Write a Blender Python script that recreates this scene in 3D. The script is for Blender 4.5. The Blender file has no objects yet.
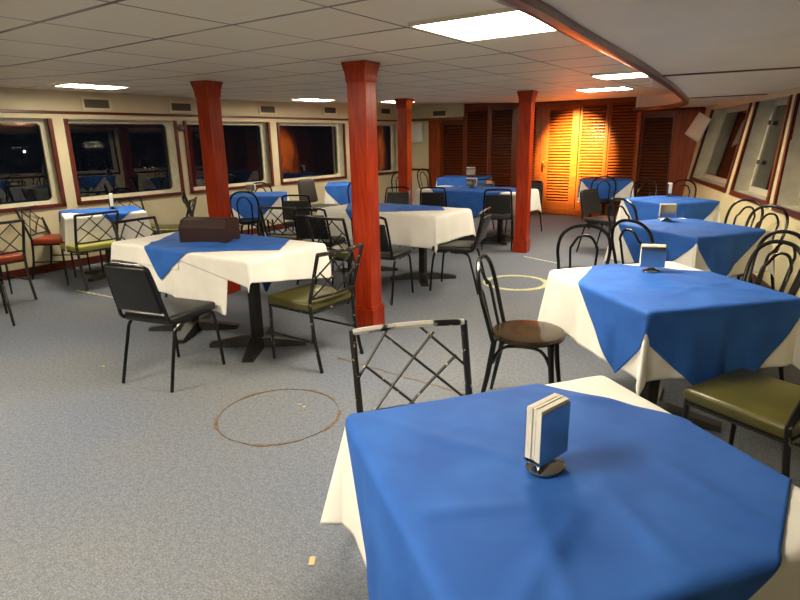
import bpy, bmesh, math, random
from mathutils import Vector, Matrix
random.seed(7)
scn = bpy.context.scene
col = scn.collection
PI = math.pi
R = math.radians

# ------------------------------------------------------------------ materials
def lin(c):
    return tuple(((v/255)/12.92 if v/255 <= .04045 else ((v/255+.055)/1.055)**2.4) for v in c) + (1,)

def nodes(name):
    m = bpy.data.materials.new(name); m.use_nodes = True
    nt = m.node_tree; b = nt.nodes['Principled BSDF']
    return m, nt, b

def nd(nt, typ, **kw):
    n = nt.nodes.new(typ)
    for k, v in kw.items():
        if k.startswith('i_'):
            key = k[2:]
            n.inputs[int(key) if key.isdigit() else key].default_value = v
        else: setattr(n, k, v)
    return n

def mat(name, rgb, rough=.5, metal=0, rgb2=None, scale=20, detail=3, lo=.35, hi=.65, bump=0, bscale=None, stretch=None, spec=None, coat=0):
    m, nt, b = nodes(name)
    b.inputs['Base Color'].default_value = lin(rgb)
    b.inputs['Roughness'].default_value = rough
    b.inputs['Metallic'].default_value = metal
    if spec is not None: b.inputs['Specular IOR Level'].default_value = spec
    if coat: b.inputs['Coat Weight'].default_value = coat; b.inputs['Coat Roughness'].default_value = .12
    tc = nd(nt, 'ShaderNodeTexCoord')
    vec = tc.outputs['Object']
    if stretch:
        mp = nd(nt, 'ShaderNodeMapping'); mp.inputs['Scale'].default_value = stretch
        nt.links.new(vec, mp.inputs['Vector']); vec = mp.outputs['Vector']
    if rgb2 is not None:
        n = nd(nt, 'ShaderNodeTexNoise', i_Scale=scale, i_Detail=detail)
        nt.links.new(vec, n.inputs['Vector'])
        r = nd(nt, 'ShaderNodeValToRGB')
        r.color_ramp.elements[0].position = lo; r.color_ramp.elements[0].color = lin(rgb)
        r.color_ramp.elements[1].position = hi; r.color_ramp.elements[1].color = lin(rgb2)
        nt.links.new(n.outputs['Fac'], r.inputs['Fac']); nt.links.new(r.outputs['Color'], b.inputs['Base Color'])
    if bump:
        n2 = nd(nt, 'ShaderNodeTexNoise', i_Scale=bscale or scale, i_Detail=3)
        nt.links.new(vec, n2.inputs['Vector'])
        bp = nd(nt, 'ShaderNodeBump', i_Strength=bump, i_Distance=.01)
        nt.links.new(n2.outputs['Fac'], bp.inputs['Height']); nt.links.new(bp.outputs['Normal'], b.inputs['Normal'])
    return m

def emit(name, rgb, s):
    m, nt, b = nodes(name)
    b.inputs['Base Color'].default_value = lin(rgb)
    b.inputs['Emission Color'].default_value = lin(rgb); b.inputs['Emission Strength'].default_value = s
    return m

M = {}
M['blue'] = mat('blue_cotton', (42, 92, 176), .75, rgb2=(50, 104, 190), scale=6, bump=.12, bscale=14, spec=.25)
M['white'] = mat('white_cotton', (236, 234, 227), .85, rgb2=(243, 241, 236), scale=5, bump=.1, bscale=12, spec=.2)
M['column'] = mat('red_varnished_wood', (138, 31, 4), .3, rgb2=(172, 53, 9), scale=9, detail=5, stretch=(6, 6, .5), spec=.35)
M['trim'] = mat('dark_red_painted_wood', (66, 20, 10), .35, rgb2=(92, 31, 15), scale=8, stretch=(3, 3, 3))
M['soffit_wood'] = mat('varnished_brown_edge_wood', (104, 58, 36), .28, rgb2=(126, 76, 48), scale=5, coat=.3)
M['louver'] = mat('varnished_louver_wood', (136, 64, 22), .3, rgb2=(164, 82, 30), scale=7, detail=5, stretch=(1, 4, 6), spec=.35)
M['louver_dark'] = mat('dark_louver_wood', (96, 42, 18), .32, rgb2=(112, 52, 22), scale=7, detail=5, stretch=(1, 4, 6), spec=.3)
M['panel_wood'] = mat('brown_panel_wood', (142, 62, 18), .45, rgb2=(122, 48, 14), scale=5, detail=5, stretch=(6, 4, .6), spec=.25)
M['cream'] = mat('cream_painted_wall', (190, 180, 148), .55, rgb2=(197, 187, 156), scale=2)
M['cream_frame'] = mat('cream_painted_frame', (206, 200, 180), .5, rgb2=(192, 186, 164), scale=9)
M['soffit'] = mat('white_painted_soffit', (234, 222, 202), .6, rgb2=(238, 227, 208), scale=3)
M['dark'] = mat('dark_backing', (22, 14, 10), .7)
M['black_metal'] = mat('worn_black_metal', (15, 14, 14), .38, rgb2=(150, 138, 112), scale=34, detail=6, lo=.665, hi=.70)
M['chipped_metal'] = mat('chipped_black_metal', (15, 14, 14), .36, rgb2=(186, 176, 150), scale=38, detail=6, lo=.635, hi=.67)
M['rail_worn'] = mat('worn_white_rail', (20, 19, 18), .35, rgb2=(206, 204, 198), scale=14, detail=5, lo=.42, hi=.50)
M['black_tube'] = mat('black_lacquered_tube', (12, 12, 13), .25)
M['vinyl'] = mat('black_vinyl', (22, 22, 23), .42, bump=.08, bscale=120)
M['vinyl_grey'] = mat('charcoal_vinyl', (44, 42, 40), .5, bump=.08, bscale=120)
M['olive'] = mat('olive_vinyl', (72, 69, 26), .32, rgb2=(84, 80, 34), scale=6, bump=.06, bscale=40)
M['lime'] = mat('yellow_green_vinyl', (150, 150, 62), .4, rgb2=(160, 158, 74), scale=6)
M['redseat'] = mat('red_vinyl', (150, 56, 28), .38, rgb2=(164, 66, 34), scale=6)
M['brownseat'] = mat('tan_brown_vinyl', (146, 72, 40), .38, rgb2=(160, 84, 50), scale=6)
M['bronze'] = mat('polished_dark_seat', (44, 35, 23), .2, metal=.35, rgb2=(60, 48, 32), scale=30)
M['blackseat'] = mat('black_seat', (18, 17, 16), .55, spec=.25)
M['chrome'] = mat('polished_steel', (190, 188, 184), .12, metal=1)
M['napkin'] = mat('white_napkin', (238, 234, 222), .9, rgb2=(228, 223, 208), scale=60, stretch=(1, 8, 1))
M['iron'] = mat('black_cast_iron', (24, 22, 21), .5, rgb2=(36, 34, 32), scale=14)
M['boxwood'] = mat('dark_brown_wood', (40, 17, 13), .45, rgb2=(48, 21, 16), scale=8, stretch=(1, 5, 5))
M['paper'] = mat('white_paper', (222, 220, 210), .7, rgb2=(212, 210, 200), scale=3)
M['brass'] = mat('brass', (190, 140, 60), .25, metal=1)
M['grille'] = mat('grey_vent_metal', (92, 84, 70), .5)
M['vent_frame'] = mat('vent_frame_paint', (206, 196, 162), .5)
M['yellowtape'] = mat('worn_cream_tape', (206, 202, 160), .7, rgb2=(184, 180, 140), scale=20)
M['browntape'] = mat('frayed_brown_seam', (122, 104, 78), .95, rgb2=(96, 80, 62), scale=50)
M['debris'] = mat('debris', (190, 176, 136), .9)
M['lamp'] = emit('fluorescent_diffuser', (255, 241, 213), 30)
M['added_bulb'] = emit('added_warm_bulb', (255, 190, 90), 25)  # glow for the added ceiling spot by the louvers
M['shore'] = emit('shore_light', (255, 250, 240), 60)

def glass():
    m, nt, b = nodes('window_glass')
    b.inputs['Base Color'].default_value = (.9, .95, .93, 1)
    b.inputs['Transmission Weight'].default_value = 1
    b.inputs['Roughness'].default_value = .01
    b.inputs['IOR'].default_value = 1.45
    return m
M['glass'] = glass()

def carpet():
    m, nt, b = nodes('blue_grey_carpet')
    tc = nd(nt, 'ShaderNodeTexCoord')
    n1 = nd(nt, 'ShaderNodeTexNoise', i_Scale=130, i_Detail=4, i_Roughness=.7)
    n2 = nd(nt, 'ShaderNodeTexNoise', i_Scale=.8, i_Detail=3)
    n3 = nd(nt, 'ShaderNodeTexNoise', i_Scale=38, i_Detail=3)
    for n in (n1, n2, n3): nt.links.new(tc.outputs['Object'], n.inputs['Vector'])
    r1 = nd(nt, 'ShaderNodeValToRGB')
    e = r1.color_ramp.elements
    e[0].position = .32; e[0].color = lin((94, 104, 122)); e[1].position = .68; e[1].color = lin((150, 154, 160))
    k = e.new(.5); k.color = lin((121, 130, 145))
    nt.links.new(n1.outputs['Fac'], r1.inputs['Fac'])
    r2 = nd(nt, 'ShaderNodeValToRGB')
    r2.color_ramp.elements[0].position = .35; r2.color_ramp.elements[0].color = lin((238, 238, 244))
    r2.color_ramp.elements[1].position = .7; r2.color_ramp.elements[1].color = lin((255, 246, 232))
    nt.links.new(n2.outputs['Fac'], r2.inputs['Fac'])
    mx = nd(nt, 'ShaderNodeMix', data_type='RGBA', blend_type='MULTIPLY'); mx.inputs['Factor'].default_value = 1
    nt.links.new(r1.outputs['Color'], mx.inputs['A']); nt.links.new(r2.outputs['Color'], mx.inputs['B'])
    r3 = nd(nt, 'ShaderNodeValToRGB')
    r3.color_ramp.elements[0].position = .40; r3.color_ramp.elements[0].color = lin((240, 239, 238))
    r3.color_ramp.elements[1].position = .56; r3.color_ramp.elements[1].color = (1, 1, 1, 1)
    nt.links.new(n3.outputs['Fac'], r3.inputs['Fac'])
    m2 = nd(nt, 'ShaderNodeMix', data_type='RGBA', blend_type='MULTIPLY'); m2.inputs['Factor'].default_value = 1
    nt.links.new(mx.outputs['Result'], m2.inputs['A']); nt.links.new(r3.outputs['Color'], m2.inputs['B'])
    nt.links.new(m2.outputs['Result'], b.inputs['Base Color'])
    b.inputs['Roughness'].default_value = .95; b.inputs['Specular IOR Level'].default_value = .1
    bp = nd(nt, 'ShaderNodeBump', i_Strength=.35, i_Distance=.008)
    nt.links.new(n1.outputs['Fac'], bp.inputs['Height']); nt.links.new(bp.outputs['Normal'], b.inputs['Normal'])
    return m
M['carpet'] = carpet()

TX0, TXS, TY0, TYS = -3.6149, .6138, .8396, .6068      # the ceiling grid
def tiles():
    m, nt, b = nodes('ceiling_tiles')
    tc = nd(nt, 'ShaderNodeTexCoord'); sx = nd(nt, 'ShaderNodeSeparateXYZ')
    nt.links.new(tc.outputs['Object'], sx.inputs['Vector'])
    def mth(op, a, bb=None):
        n = nd(nt, 'ShaderNodeMath', operation=op)
        for i, v in enumerate((a, bb)):
            if v is None: continue
            if isinstance(v, (int, float)): n.inputs[i].default_value = v
            else: nt.links.new(v, n.inputs[i])
        return n.outputs[0]
    def line(o, o0, s, w):
        u = mth('DIVIDE', mth('SUBTRACT', o, o0), s)
        f = mth('ABSOLUTE', mth('SUBTRACT', mth('FRACT', mth('ADD', u, .5)), .5))
        return mth('LESS_THAN', f, w/s/2), mth('FLOOR', u)
    lx, ix = line(sx.outputs['X'], TX0, TXS, .014)
    ly, iy = line(sx.outputs['Y'], TY0, TYS, .025)
    cx = nd(nt, 'ShaderNodeCombineXYZ'); nt.links.new(ix, cx.inputs[0]); nt.links.new(iy, cx.inputs[1])
    wn = nd(nt, 'ShaderNodeTexWhiteNoise', noise_dimensions='3D'); nt.links.new(cx.outputs[0], wn.inputs['Vector'])
    r = nd(nt, 'ShaderNodeValToRGB')
    r.color_ramp.elements[0].color = lin((232, 220, 196)); r.color_ramp.elements[1].color = lin((238, 227, 204))
    nt.links.new(wn.outputs['Value'], r.inputs['Fac'])
    # grid runners: some worn pale, most brownish
    nz = nd(nt, 'ShaderNodeTexNoise', i_Scale=1.3, i_Detail=4); nt.links.new(tc.outputs['Object'], nz.inputs['Vector'])
    r2 = nd(nt, 'ShaderNodeValToRGB')
    r2.color_ramp.elements[0].position = .45; r2.color_ramp.elements[0].color = lin((92, 78, 62))
    r2.color_ramp.elements[1].position = .66; r2.color_ramp.elements[1].color = lin((176, 164, 146))
    nt.links.new(nz.outputs['Fac'], r2.inputs['Fac'])
    mk = mth('MAXIMUM', lx, ly)
    mx = nd(nt, 'ShaderNodeMix', data_type='RGBA'); nt.links.new(mk, mx.inputs['Factor'])
    nt.links.new(r.outputs['Color'], mx.inputs['A']); nt.links.new(r2.outputs['Color'], mx.inputs['B'])
    nt.links.new(mx.outputs['Result'], b.inputs['Base Color'])
    b.inputs['Roughness'].default_value = .5
    bp = nd(nt, 'ShaderNodeBump', i_Strength=.5, i_Distance=.004, invert=True)
    nt.links.new(mk, bp.inputs['Height']); nt.links.new(bp.outputs['Normal'], b.inputs['Normal'])
    return m
M['tiles'] = tiles()

def grooved():
    m, nt, b = nodes('cream_grooved_panelling')
    b.inputs['Base Color'].default_value = lin((224, 212, 168)); b.inputs['Roughness'].default_value = .5
    tc = nd(nt, 'ShaderNodeTexCoord')
    n = nd(nt, 'ShaderNodeTexNoise', i_Scale=2.0, i_Detail=2)
    nt.links.new(tc.outputs['Object'], n.inputs['Vector'])
    r = nd(nt, 'ShaderNodeValToRGB')
    r.color_ramp.elements[0].color = lin((218, 206, 160)); r.color_ramp.elements[1].color = lin((228, 217, 176))
    nt.links.new(n.outputs['Fac'], r.inputs['Fac']); nt.links.new(r.outputs['Color'], b.inputs['Base Color'])
    return m
M['grooved'] = grooved()

# ------------------------------------------------------------------ mesh helpers
class MB:
    def __init__(s): s.bm = bmesh.new()
    def box(s, c, d, rot=None, bevel=0, seg=2):
        r = bmesh.ops.create_cube(s.bm, size=1)
        vs = r['verts']
        mt = Matrix.Translation(c) @ (rot.to_4x4() if rot else Matrix()) @ Matrix.Diagonal((*d, 1))
        bmesh.ops.transform(s.bm, matrix=mt, verts=vs)
        if bevel:
            es = list({e for v in vs for e in v.link_edges})
            bmesh.ops.bevel(s.bm, geom=es, offset=bevel, segments=seg, affect='EDGES', profile=.5)
        return s
    def faces(s, vs, fs):
        b = [s.bm.verts.new(v) for v in vs]
        for f in fs:
            try: s.bm.faces.new([b[i] for i in f])
            except ValueError: pass
        return s
    def tube(s, pts, r, n=8, closed=False, cap=True, rs=None):
        pts = [Vector(p) for p in pts]; N = len(pts); rings = []
        up = Vector((.123, .31, .94)).normalized()
        prev = None
        for i, p in enumerate(pts):
            if closed: t = (pts[(i+1) % N]-pts[i-1])
            else: t = (pts[min(i+1, N-1)]-pts[max(i-1, 0)])
            t.normalize()
            if prev is None:
                a = up.cross(t)
                if a.length < .05: a = Vector((1, 0, 0)).cross(t)
            else: a = prev-t*prev.dot(t)
            a.normalize(); prev = a; b = t.cross(a)
            rr = rs[i] if rs else r
            rings.append([s.bm.verts.new(p+(a*math.cos(2*PI*(k+.5)/n)+b*math.sin(2*PI*(k+.5)/n))*rr) for k in range(n)])
        for i in range(N if closed else N-1):
            A, B = rings[i], rings[(i+1) % N]
            for k in range(n): s.bm.faces.new((A[k], A[(k+1) % n], B[(k+1) % n], B[k]))
        if cap and not closed:
            s.bm.faces.new(rings[0][::-1]); s.bm.faces.new(rings[-1])
        return s
    def lathe(s, prof, n=24, c=(0, 0, 0), sx=1, sy=1):
        rings = []
        for r, z in prof:
            rings.append([s.bm.verts.new((c[0]+sx*r*math.cos(2*PI*k/n), c[1]+sy*r*math.sin(2*PI*k/n), c[2]+z)) for k in range(n)])
        for A, B in zip(rings, rings[1:]):
            for k in range(n): s.bm.faces.new((A[k], A[(k+1) % n], B[(k+1) % n], B[k]))
        if prof[0][0] > 1e-4: s.bm.faces.new(rings[0][::-1])
        if prof[-1][0] > 1e-4: s.bm.faces.new(rings[-1])
        return s
    def prism(s, poly, ax, lo, hi):
        """poly: 2D list; ax 'x','y','z' = extrusion axis"""
        def P(a, b, t): return {'x': (t, a, b), 'y': (a, t, b), 'z': (a, b, t)}[ax]
        n = len(poly)
        vs = [P(a, b, lo) for a, b in poly]+[P(a, b, hi) for a, b in poly]
        fs = [tuple(range(n))[::-1], tuple(range(n, 2*n))]+[(i, (i+1) % n, n+(i+1) % n, n+i) for i in range(n)]
        return s.faces(vs, fs)
    def mesh(s, name, m, angle=35, smooth=True):
        bmesh.ops.recalc_face_normals(s.bm, faces=s.bm.faces)
        me = bpy.data.meshes.new(name); s.bm.to_mesh(me); s.bm.free()
        if smooth:
            me.polygons.foreach_set('use_smooth', [True]*len(me.polygons))
            me.set_sharp_from_angle(angle=R(angle))
        me.materials.append(m); return me
    def build(s, name, m, parent=None, **k):
        return link(name, s.mesh(name, m, **k), parent)

def link(name, me, parent=None):
    o = bpy.data.objects.new(name, me); col.objects.link(o)
    if parent: o.parent = parent
    return o
def tag(o, label, cat, group=None, kind=None):
    o['label'] = label; o['category'] = cat
    if group: o['group'] = group
    if kind: o['kind'] = kind
    return o
def struct(o): o['kind'] = 'structure'; return o
def thing(name, label, cat, loc, rz=0, group=None):
    o = bpy.data.objects.new(name, None); col.objects.link(o)
    o.location = loc; o.rotation_euler.z = rz; o.empty_display_size = .1
    return tag(o, label, cat, group)
def group_struct(name, loc=(0, 0, 0)):
    o = bpy.data.objects.new(name, None); col.objects.link(o); o.location = loc
    return struct(o)
def arc(c, r, a0, a1, n, f):
    return [f(c, r, a0+(a1-a0)*i/n) for i in range(n+1)]
def smooth_path(pts, n=6, closed=False):
    """Catmull-Rom"""
    P = [Vector(p) for p in pts]; out = []; N = len(P)
    for i in range(N if closed else N-1):
        if closed: a, b, c, d = P[i-1], P[i], P[(i+1) % N], P[(i+2) % N]
        else: a, b, c, d = P[max(i-1, 0)], P[i], P[i+1], P[min(i+2, N-1)]
        for k in range(n):
            t = k/n
            out.append(.5*((2*b)+(c-a)*t+(2*a-5*b+4*c-d)*t*t+(3*b-a-3*c+d)*t**3))
    if not closed: out.append(P[-1])
    return out
def sstep(x):
    x = max(0, min(1, x)); return x*x*(3-2*x)

# ------------------------------------------------------------------ camera
F, PITCH, ROLL, YAW, H = 573.5773, .2734, -.0186, .6072, 1.49
cy, sy, cp, sp = math.cos(YAW), math.sin(YAW), math.cos(PITCH), math.sin(PITCH)
fw = Vector((-sy*cp, cy*cp, -sp)); rt = Vector((cy, sy, 0)); up = rt.cross(fw)
r2 = math.cos(ROLL)*rt+math.sin(ROLL)*up; u2 = -math.sin(ROLL)*rt+math.cos(ROLL)*up
cam = bpy.data.cameras.new('camera'); co = bpy.data.objects.new('camera', cam); col.objects.link(co)
mw = Matrix((r2, u2, -fw)).transposed().to_4x4(); mw.translation = (0, 0, H); co.matrix_world = mw
cam.sensor_width = 36; cam.sensor_fit = 'HORIZONTAL'; cam.lens = F/800*36; cam.clip_start = .05; cam.clip_end = 400
scn.camera = co

# ------------------------------------------------------------------ room shell
XL, YB, YN = -7.45, 11.06, -3.0
CH = 2.039
def cz(x, y): return CH+.085*sstep((-x-4.2)/3.2)+.085*sstep((y-6.6)/4.4)
A0 = Vector((-1.56, 10.82, 0)); TT = Vector((.32212, -.9467, 0)); NN = Vector((.9467, .32212, 0))
LEAN = math.tan(R(8))
def RW(s, z, d=0):
    p = A0+TT*s+NN*((z-.77)*LEAN+d); return Vector((p.x, p.y, z))

struct(MB().faces([(-9.2, YN-.2, 0), (5, YN-.2, 0), (5, YB+.2, 0), (-9.2, YB+.2, 0), (-9.2, YN-.2, -.05), (5, YN-.2, -.05), (5, YB+.2, -.05), (-9.2, YB+.2, -.05)],
        [(0, 1, 2, 3), (7, 6, 5, 4), (0, 4, 5, 1), (1, 5, 6, 2), (2, 6, 7, 3), (3, 7, 4, 0)]).build('floor', M['carpet'], smooth=False))
mb = MB(); nx, ny = 40, 60
xs = [XL-.1+(3.2-XL+.1)*i/nx for i in range(nx+1)]; ys = [YN-.1+(YB-YN+.2)*j/ny for j in range(ny+1)]
vs = [(x, y, cz(x, y)) for y in ys for x in xs]+[(x, y, cz(x, y)+.04) for y in ys for x in xs]
K = (nx+1)*(ny+1)
fs = [(j*(nx+1)+i, (j+1)*(nx+1)+i, (j+1)*(nx+1)+i+1, j*(nx+1)+i+1) for j in range(ny) for i in range(nx)]
fs += [tuple(K+k for k in f[::-1]) for f in fs]
struct(mb.faces(vs, fs).build('ceiling', M['tiles']))

# left wall with window openings
WZ0, WZ1 = .80, 1.80
LW = [(1.95, 3.50), (3.71, 5.19), (5.37, 6.96), (7.20, 8.90), (9.25, 10.70)]
mb = MB()
def wl(y0, y1, z0, z1): mb.box((XL-.03, (y0+y1)/2, (z0+z1)/2), (.06, y1-y0, z1-z0))
wl(YN, YB+.1, 0, WZ0); wl(YN, YB+.1, WZ1, 2.3)
yy = YN
for a, b in LW: wl(yy, a, WZ0, WZ1); yy = b
wl(yy, YB+.1, WZ0, WZ1)
struct(mb.build('wall_left', M['cream'], smooth=False))
struct(MB().box((XL+.008, (YN+YB)/2, .05), (.016, YB-YN, .10), bevel=.004).build('baseboard_left', M['trim'], smooth=False))
struct(MB().box((XL+.012, (YN+YB)/2, 1.872), (.024, YB-YN, .032), bevel=.006).build('trim_1', M['trim'], smooth=False))

def rring(w, h, r, n=6):
    pts = []
    for cx, cyy, a0 in ((w/2-r, h/2-r, 0), (-w/2+r, h/2-r, PI/2), (-w/2+r, -h/2+r, PI), (w/2-r, -h/2+r, 1.5*PI)):
        pts.append([(cx+r*math.cos(a0+PI/2*k/n), cyy+r*math.sin(a0+PI/2*k/n)) for k in range(n+1)])
    return pts
def ring_frame(mb, W, Hh, bw, r, d0, d1, f):
    """frame in 2D (u,v): outer rectangle W x Hh, rounded hole; f(u,v,d)->3D"""
    arcs = rring(W-2*bw, Hh-2*bw, r)
    outer = [(W/2, Hh/2), (-W/2, Hh/2), (-W/2, -Hh/2), (W/2, -Hh/2)]
    inner = [p for a in arcs for p in a]; n = len(arcs[0])
    allp = inner+outer; N = len(allp); I = len(inner)
    vs = [f(u, v, d0) for u, v in allp]+[f(u, v, d1) for u, v in allp]
    fs = []
    for k in range(4):
        oc = I+k; on = I+(k+1) % 4
        for j in range(n-1): fs.append((k*n+j, k*n+j+1, oc))
        fs.append((k*n+n-1, ((k+1) % 4)*n, on, oc))
    fs += [tuple(i+N for i in q[::-1]) for q in fs]
    for i in range(I): fs.append((i, (i+1) % I, N+(i+1) % I, N+i))
    for k in range(4): fs.append((I+k, I+(k+1) % 4, N+I+(k+1) % 4, N+I+k))
    mb.faces(vs, fs)
for i, (a, b) in enumerate(LW):
    y0, y1 = a, b; ym = (a+b)/2; zm = (WZ0+WZ1)/2; w = b-a; hh = WZ1-WZ0
    g = group_struct('window_%d' % (i+1), (XL, ym, zm))
    m = MB()
    t = .046
    if i < 4:
        for s in (-1, 1): m.box((.012, s*(w/2+t/2-.01), -.01), (.03, t, hh+.02), bevel=.004)
    m.box((.012, 0, -hh/2-t/2+.01), (.03, w+2*t-.02, t), bevel=.004)
    m.build('trim_frame', M['trim'], g, smooth=False)
    m = MB(); D = .13
    for s in (-1, 1): m.box((-.03-D/2, s*(w/2+.01), 0), (D-.06+.06, .02, hh+.04)); m.box((-.03-D/2, 0, s*(hh/2+.01)), (D, w+.04, .02))
    m.build('reveal', M['cream_frame'], g, smooth=False)
    if i == 4:      # this sash hangs open, hinged at its far side
        sg = MB(); hw = w/2
        ring_frame(sg, w, hh, .03, .04, .012, -.012, lambda u, v, d: (d, u-hw, v))
        so_ = sg.build('opening_sash', M['cream_frame'], g, smooth=False); so_.location = (-D+.02, hw-.02, 0); so_.rotation_euler.z = R(-22.5)
        MB().box((0, -hw, 0), (.006, w-.05, hh-.05)).build('glass_pane', M['glass'], so_, smooth=False)
        continue
    m = MB(); ring_frame(m, w, hh, .045, .06, -D+.01, -D-.02, lambda u, v, d: (d, u, v))
    m.build('sash', M['cream_frame'], g, smooth=False)
    m = MB().box((-D-.01, 0, 0), (.008, w-.05, hh-.05)); m.build('glass_pane', M['glass'], g, smooth=False)

# right wall: leaning outward, windows with slanted sides (s bottom0, bottom1, top0, top1)
RWIN = [(.10, 2.35, .38, 2.38), (2.66, 4.03, 2.66, 3.74), (4.29, 5.75, 3.97, 5.45)]
Z0, Z1 = .80, 1.845
mb = MB(); vs = []; fs = []
def quad(pts):
    k = len(vs); vs.extend(pts); fs.append((k, k+1, k+2, k+3))
SE = 15.5
def wall_quads(d):
    quad([RW(-.35, 0, d), RW(SE, 0, d), RW(SE, Z0, d), RW(-.35, Z0, d)])
    quad([RW(-.35, Z1, d), RW(SE, Z1, d), RW(SE, 2.2, d), RW(-.35, 2.2, d)])
    pb, pt = -.35, -.35
    for b0, b1, t0, t1 in RWIN:
        quad([RW(pb, Z0, d), RW(b0, Z0, d), RW(t0, Z1, d), RW(pt, Z1, d)]); pb, pt = b1, t1
    quad([RW(pb, Z0, d), RW(SE, Z0, d), RW(SE, Z1, d), RW(pt, Z1, d)])
wall_quads(0); wall_quads(.05)
struct(mb.faces(vs, fs).build('wall_right', M['grooved'], smooth=False))
mb = MB(); p = [RW(-.3, 0), RW(SE, 0), RW(SE, .1), RW(-.3, .1)]; q = [v-NN*.02 for v in p]
struct(mb.faces(p+q, [(0, 1, 2, 3), (7, 6, 5, 4), (0, 4, 5, 1), (1, 5, 6, 2), (2, 6, 7, 3), (3, 7, 4, 0)]).build('baseboard_right', M['trim'], smooth=False))
def rbar(m, s0, z0, s1, z1, w, d0, d1):
    """bar of width w along a line in the wall plane"""
    dv = Vector((s1-s0, z1-z0)); dv.normalize(); nv = Vector((-dv.y, dv.x))*w/2
    c = [(s0+nv.x, z0+nv.y), (s0-nv.x, z0-nv.y), (s1-nv.x, z1-nv.y), (s1+nv.x, z1+nv.y)]
    m.faces([RW(s, z, d0) for s, z in c]+[RW(s, z, d1) for s, z in c], [(0, 1, 2, 3), (7, 6, 5, 4), (0, 4, 5, 1), (1, 5, 6, 2), (2, 6, 7, 3), (3, 7, 4, 0)])
for i, (b0, b1, t0, t1) in enumerate(RWIN):
    g = group_struct('window_%d' % (i+6))
    m = MB(); w = .05
    rbar(m, b0-.02, Z0-.05, t0-.02, Z1, w, -.022, .01)
    rbar(m, b1+.02, Z0-.05, t1+.02, Z1, w, -.022, .01)
    rbar(m, b0-.04, Z0-.022, b1+.04, Z0-.022, w, -.024, .01)
    m.build('trim_frame', M['trim'], g, smooth=False)
    m = MB(); D = .20
    c = [(b0, Z0), (b1, Z0), (t1, Z1), (t0, Z1)]
    o = [(b0-.03, Z0-.03), (b1+.03, Z0-.03), (t1+.03, Z1+.03), (t0-.03, Z1+.03)]
    for k in range(4):
        k2 = (k+1) % 4
        m.faces([RW(*c[k], 0), RW(*c[k2], 0), RW(*c[k2], D), RW(*c[k], D), RW(*o[k], .051), RW(*o[k2], .051), RW(*o[k2], D), RW(*o[k], D)],
                [(0, 1, 2, 3), (7, 6, 5, 4), (2, 6, 7, 3), (0, 4, 5, 1)])
    m.build('reveal', M['cream_frame'], g, smooth=False)
    m = MB(); sw = .12
    for (sa, za), (sb, zb) in ((c[0], c[1]), (c[1], c[2]), (c[2], c[3]), (c[3], c[0])): rbar(m, sa, za, sb, zb, sw, D-.03, D)
    m.build('sash', M['cream_frame'], g, smooth=False)
    m = MB(); gl = [(b0+.03, Z0+.03), (b1-.03, Z0+.03), (t1-.03, Z1-.03), (t0+.03, Z1-.03)]
    m.faces([RW(*q, D-.018) for q in gl]+[RW(*q, D-.01) for q in gl], [(0, 1, 2, 3), (7, 6, 5, 4), (0, 4, 5, 1), (1, 5, 6, 2), (2, 6, 7, 3), (3, 7, 4, 0)])
    m.build('glass_pane', M['glass'], g, smooth=False)
    if i == 1:
        m = MB()
        for s, z in ((2.79, 1.15), (2.78, 1.6)): m.box(RW(s, z, D-.05), (.03, .05, .05), bevel=.005)
        m.build('latch', M['grille'], g)

# rear wall behind the camera and back wall
struct(MB().box(((XL+4)/2, YN-.03, 1.1), (4-XL+.2, .06, 2.3)).build('wall_rear', M['cream'], smooth=False))
mb = MB().box((-2.6, YB+.13, 1.15), (10.2, .06, 2.4))
struct(mb.build('wall_back', M['dark'], smooth=False))
mb = MB()
mb.box(((XL-6.84)/2, YB+.04, .98), (-6.84-XL, .08, 1.96))               # cream corner pier
mb.box(((XL-5.97)/2, YB+.0, 2.06), (-5.97-XL, .06, .30))                  # cream band above
struct(mb.build('trim_2', M['cream'], smooth=False))
struct(MB().box(((XL-5.97)/2, YB-.035, 1.885), (-5.97-XL, .03, .055), bevel=.005).build('trim_3', M['soffit_wood'], smooth=False))
struct(MB().box(((XL-6.84)/2, YB-.015, .83), (-6.84-XL, .03, .04), bevel=.005).build('trim_4', M['trim'], smooth=False))

# soffit on the right, curved edge, wood edge moulding
SZ = 1.914
EDGE = [(-.80, YN-.1), (-.80, .8), (-.81, 1.9), (-.85, 2.5), (-.92, 3.8), (-1.02, 5.1), (-1.13, 6.3), (-1.28, 7.7), (-1.41, 8.75), (-1.62, 9.75), (-1.95, 10.55), (-2.30, 10.93), (-2.56, 11.0), (-2.56, YB)]
es = [(p.x, p.y) for p in smooth_path([(x, y, 0) for x, y in EDGE], 5)]
poly = es+[(-1.2, YB), (3.4, YN-.1)]
mb = MB(); n = len(es)
def rwx(y):  # a little beyond the right wall at soffit height
    s = (A0.y-y)/.9467; return RW(s, SZ, .12).x
vs = []; fs = []
for x, y in es: vs += [(x, y, SZ), (max(rwx(y), x+.3), y, SZ), (x, y, cz(x, y)+.02)]
for i in range(n-1):
    a, b = 3*i, 3*i+3
    fs += [(a, a+1, b+1, b), (a, b, b+2, a+2)]
struct(mb.faces(vs, fs).build('ceiling_soffit', M['soffit'], angle=60))
mb = MB(); vs = []; fs = []
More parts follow.
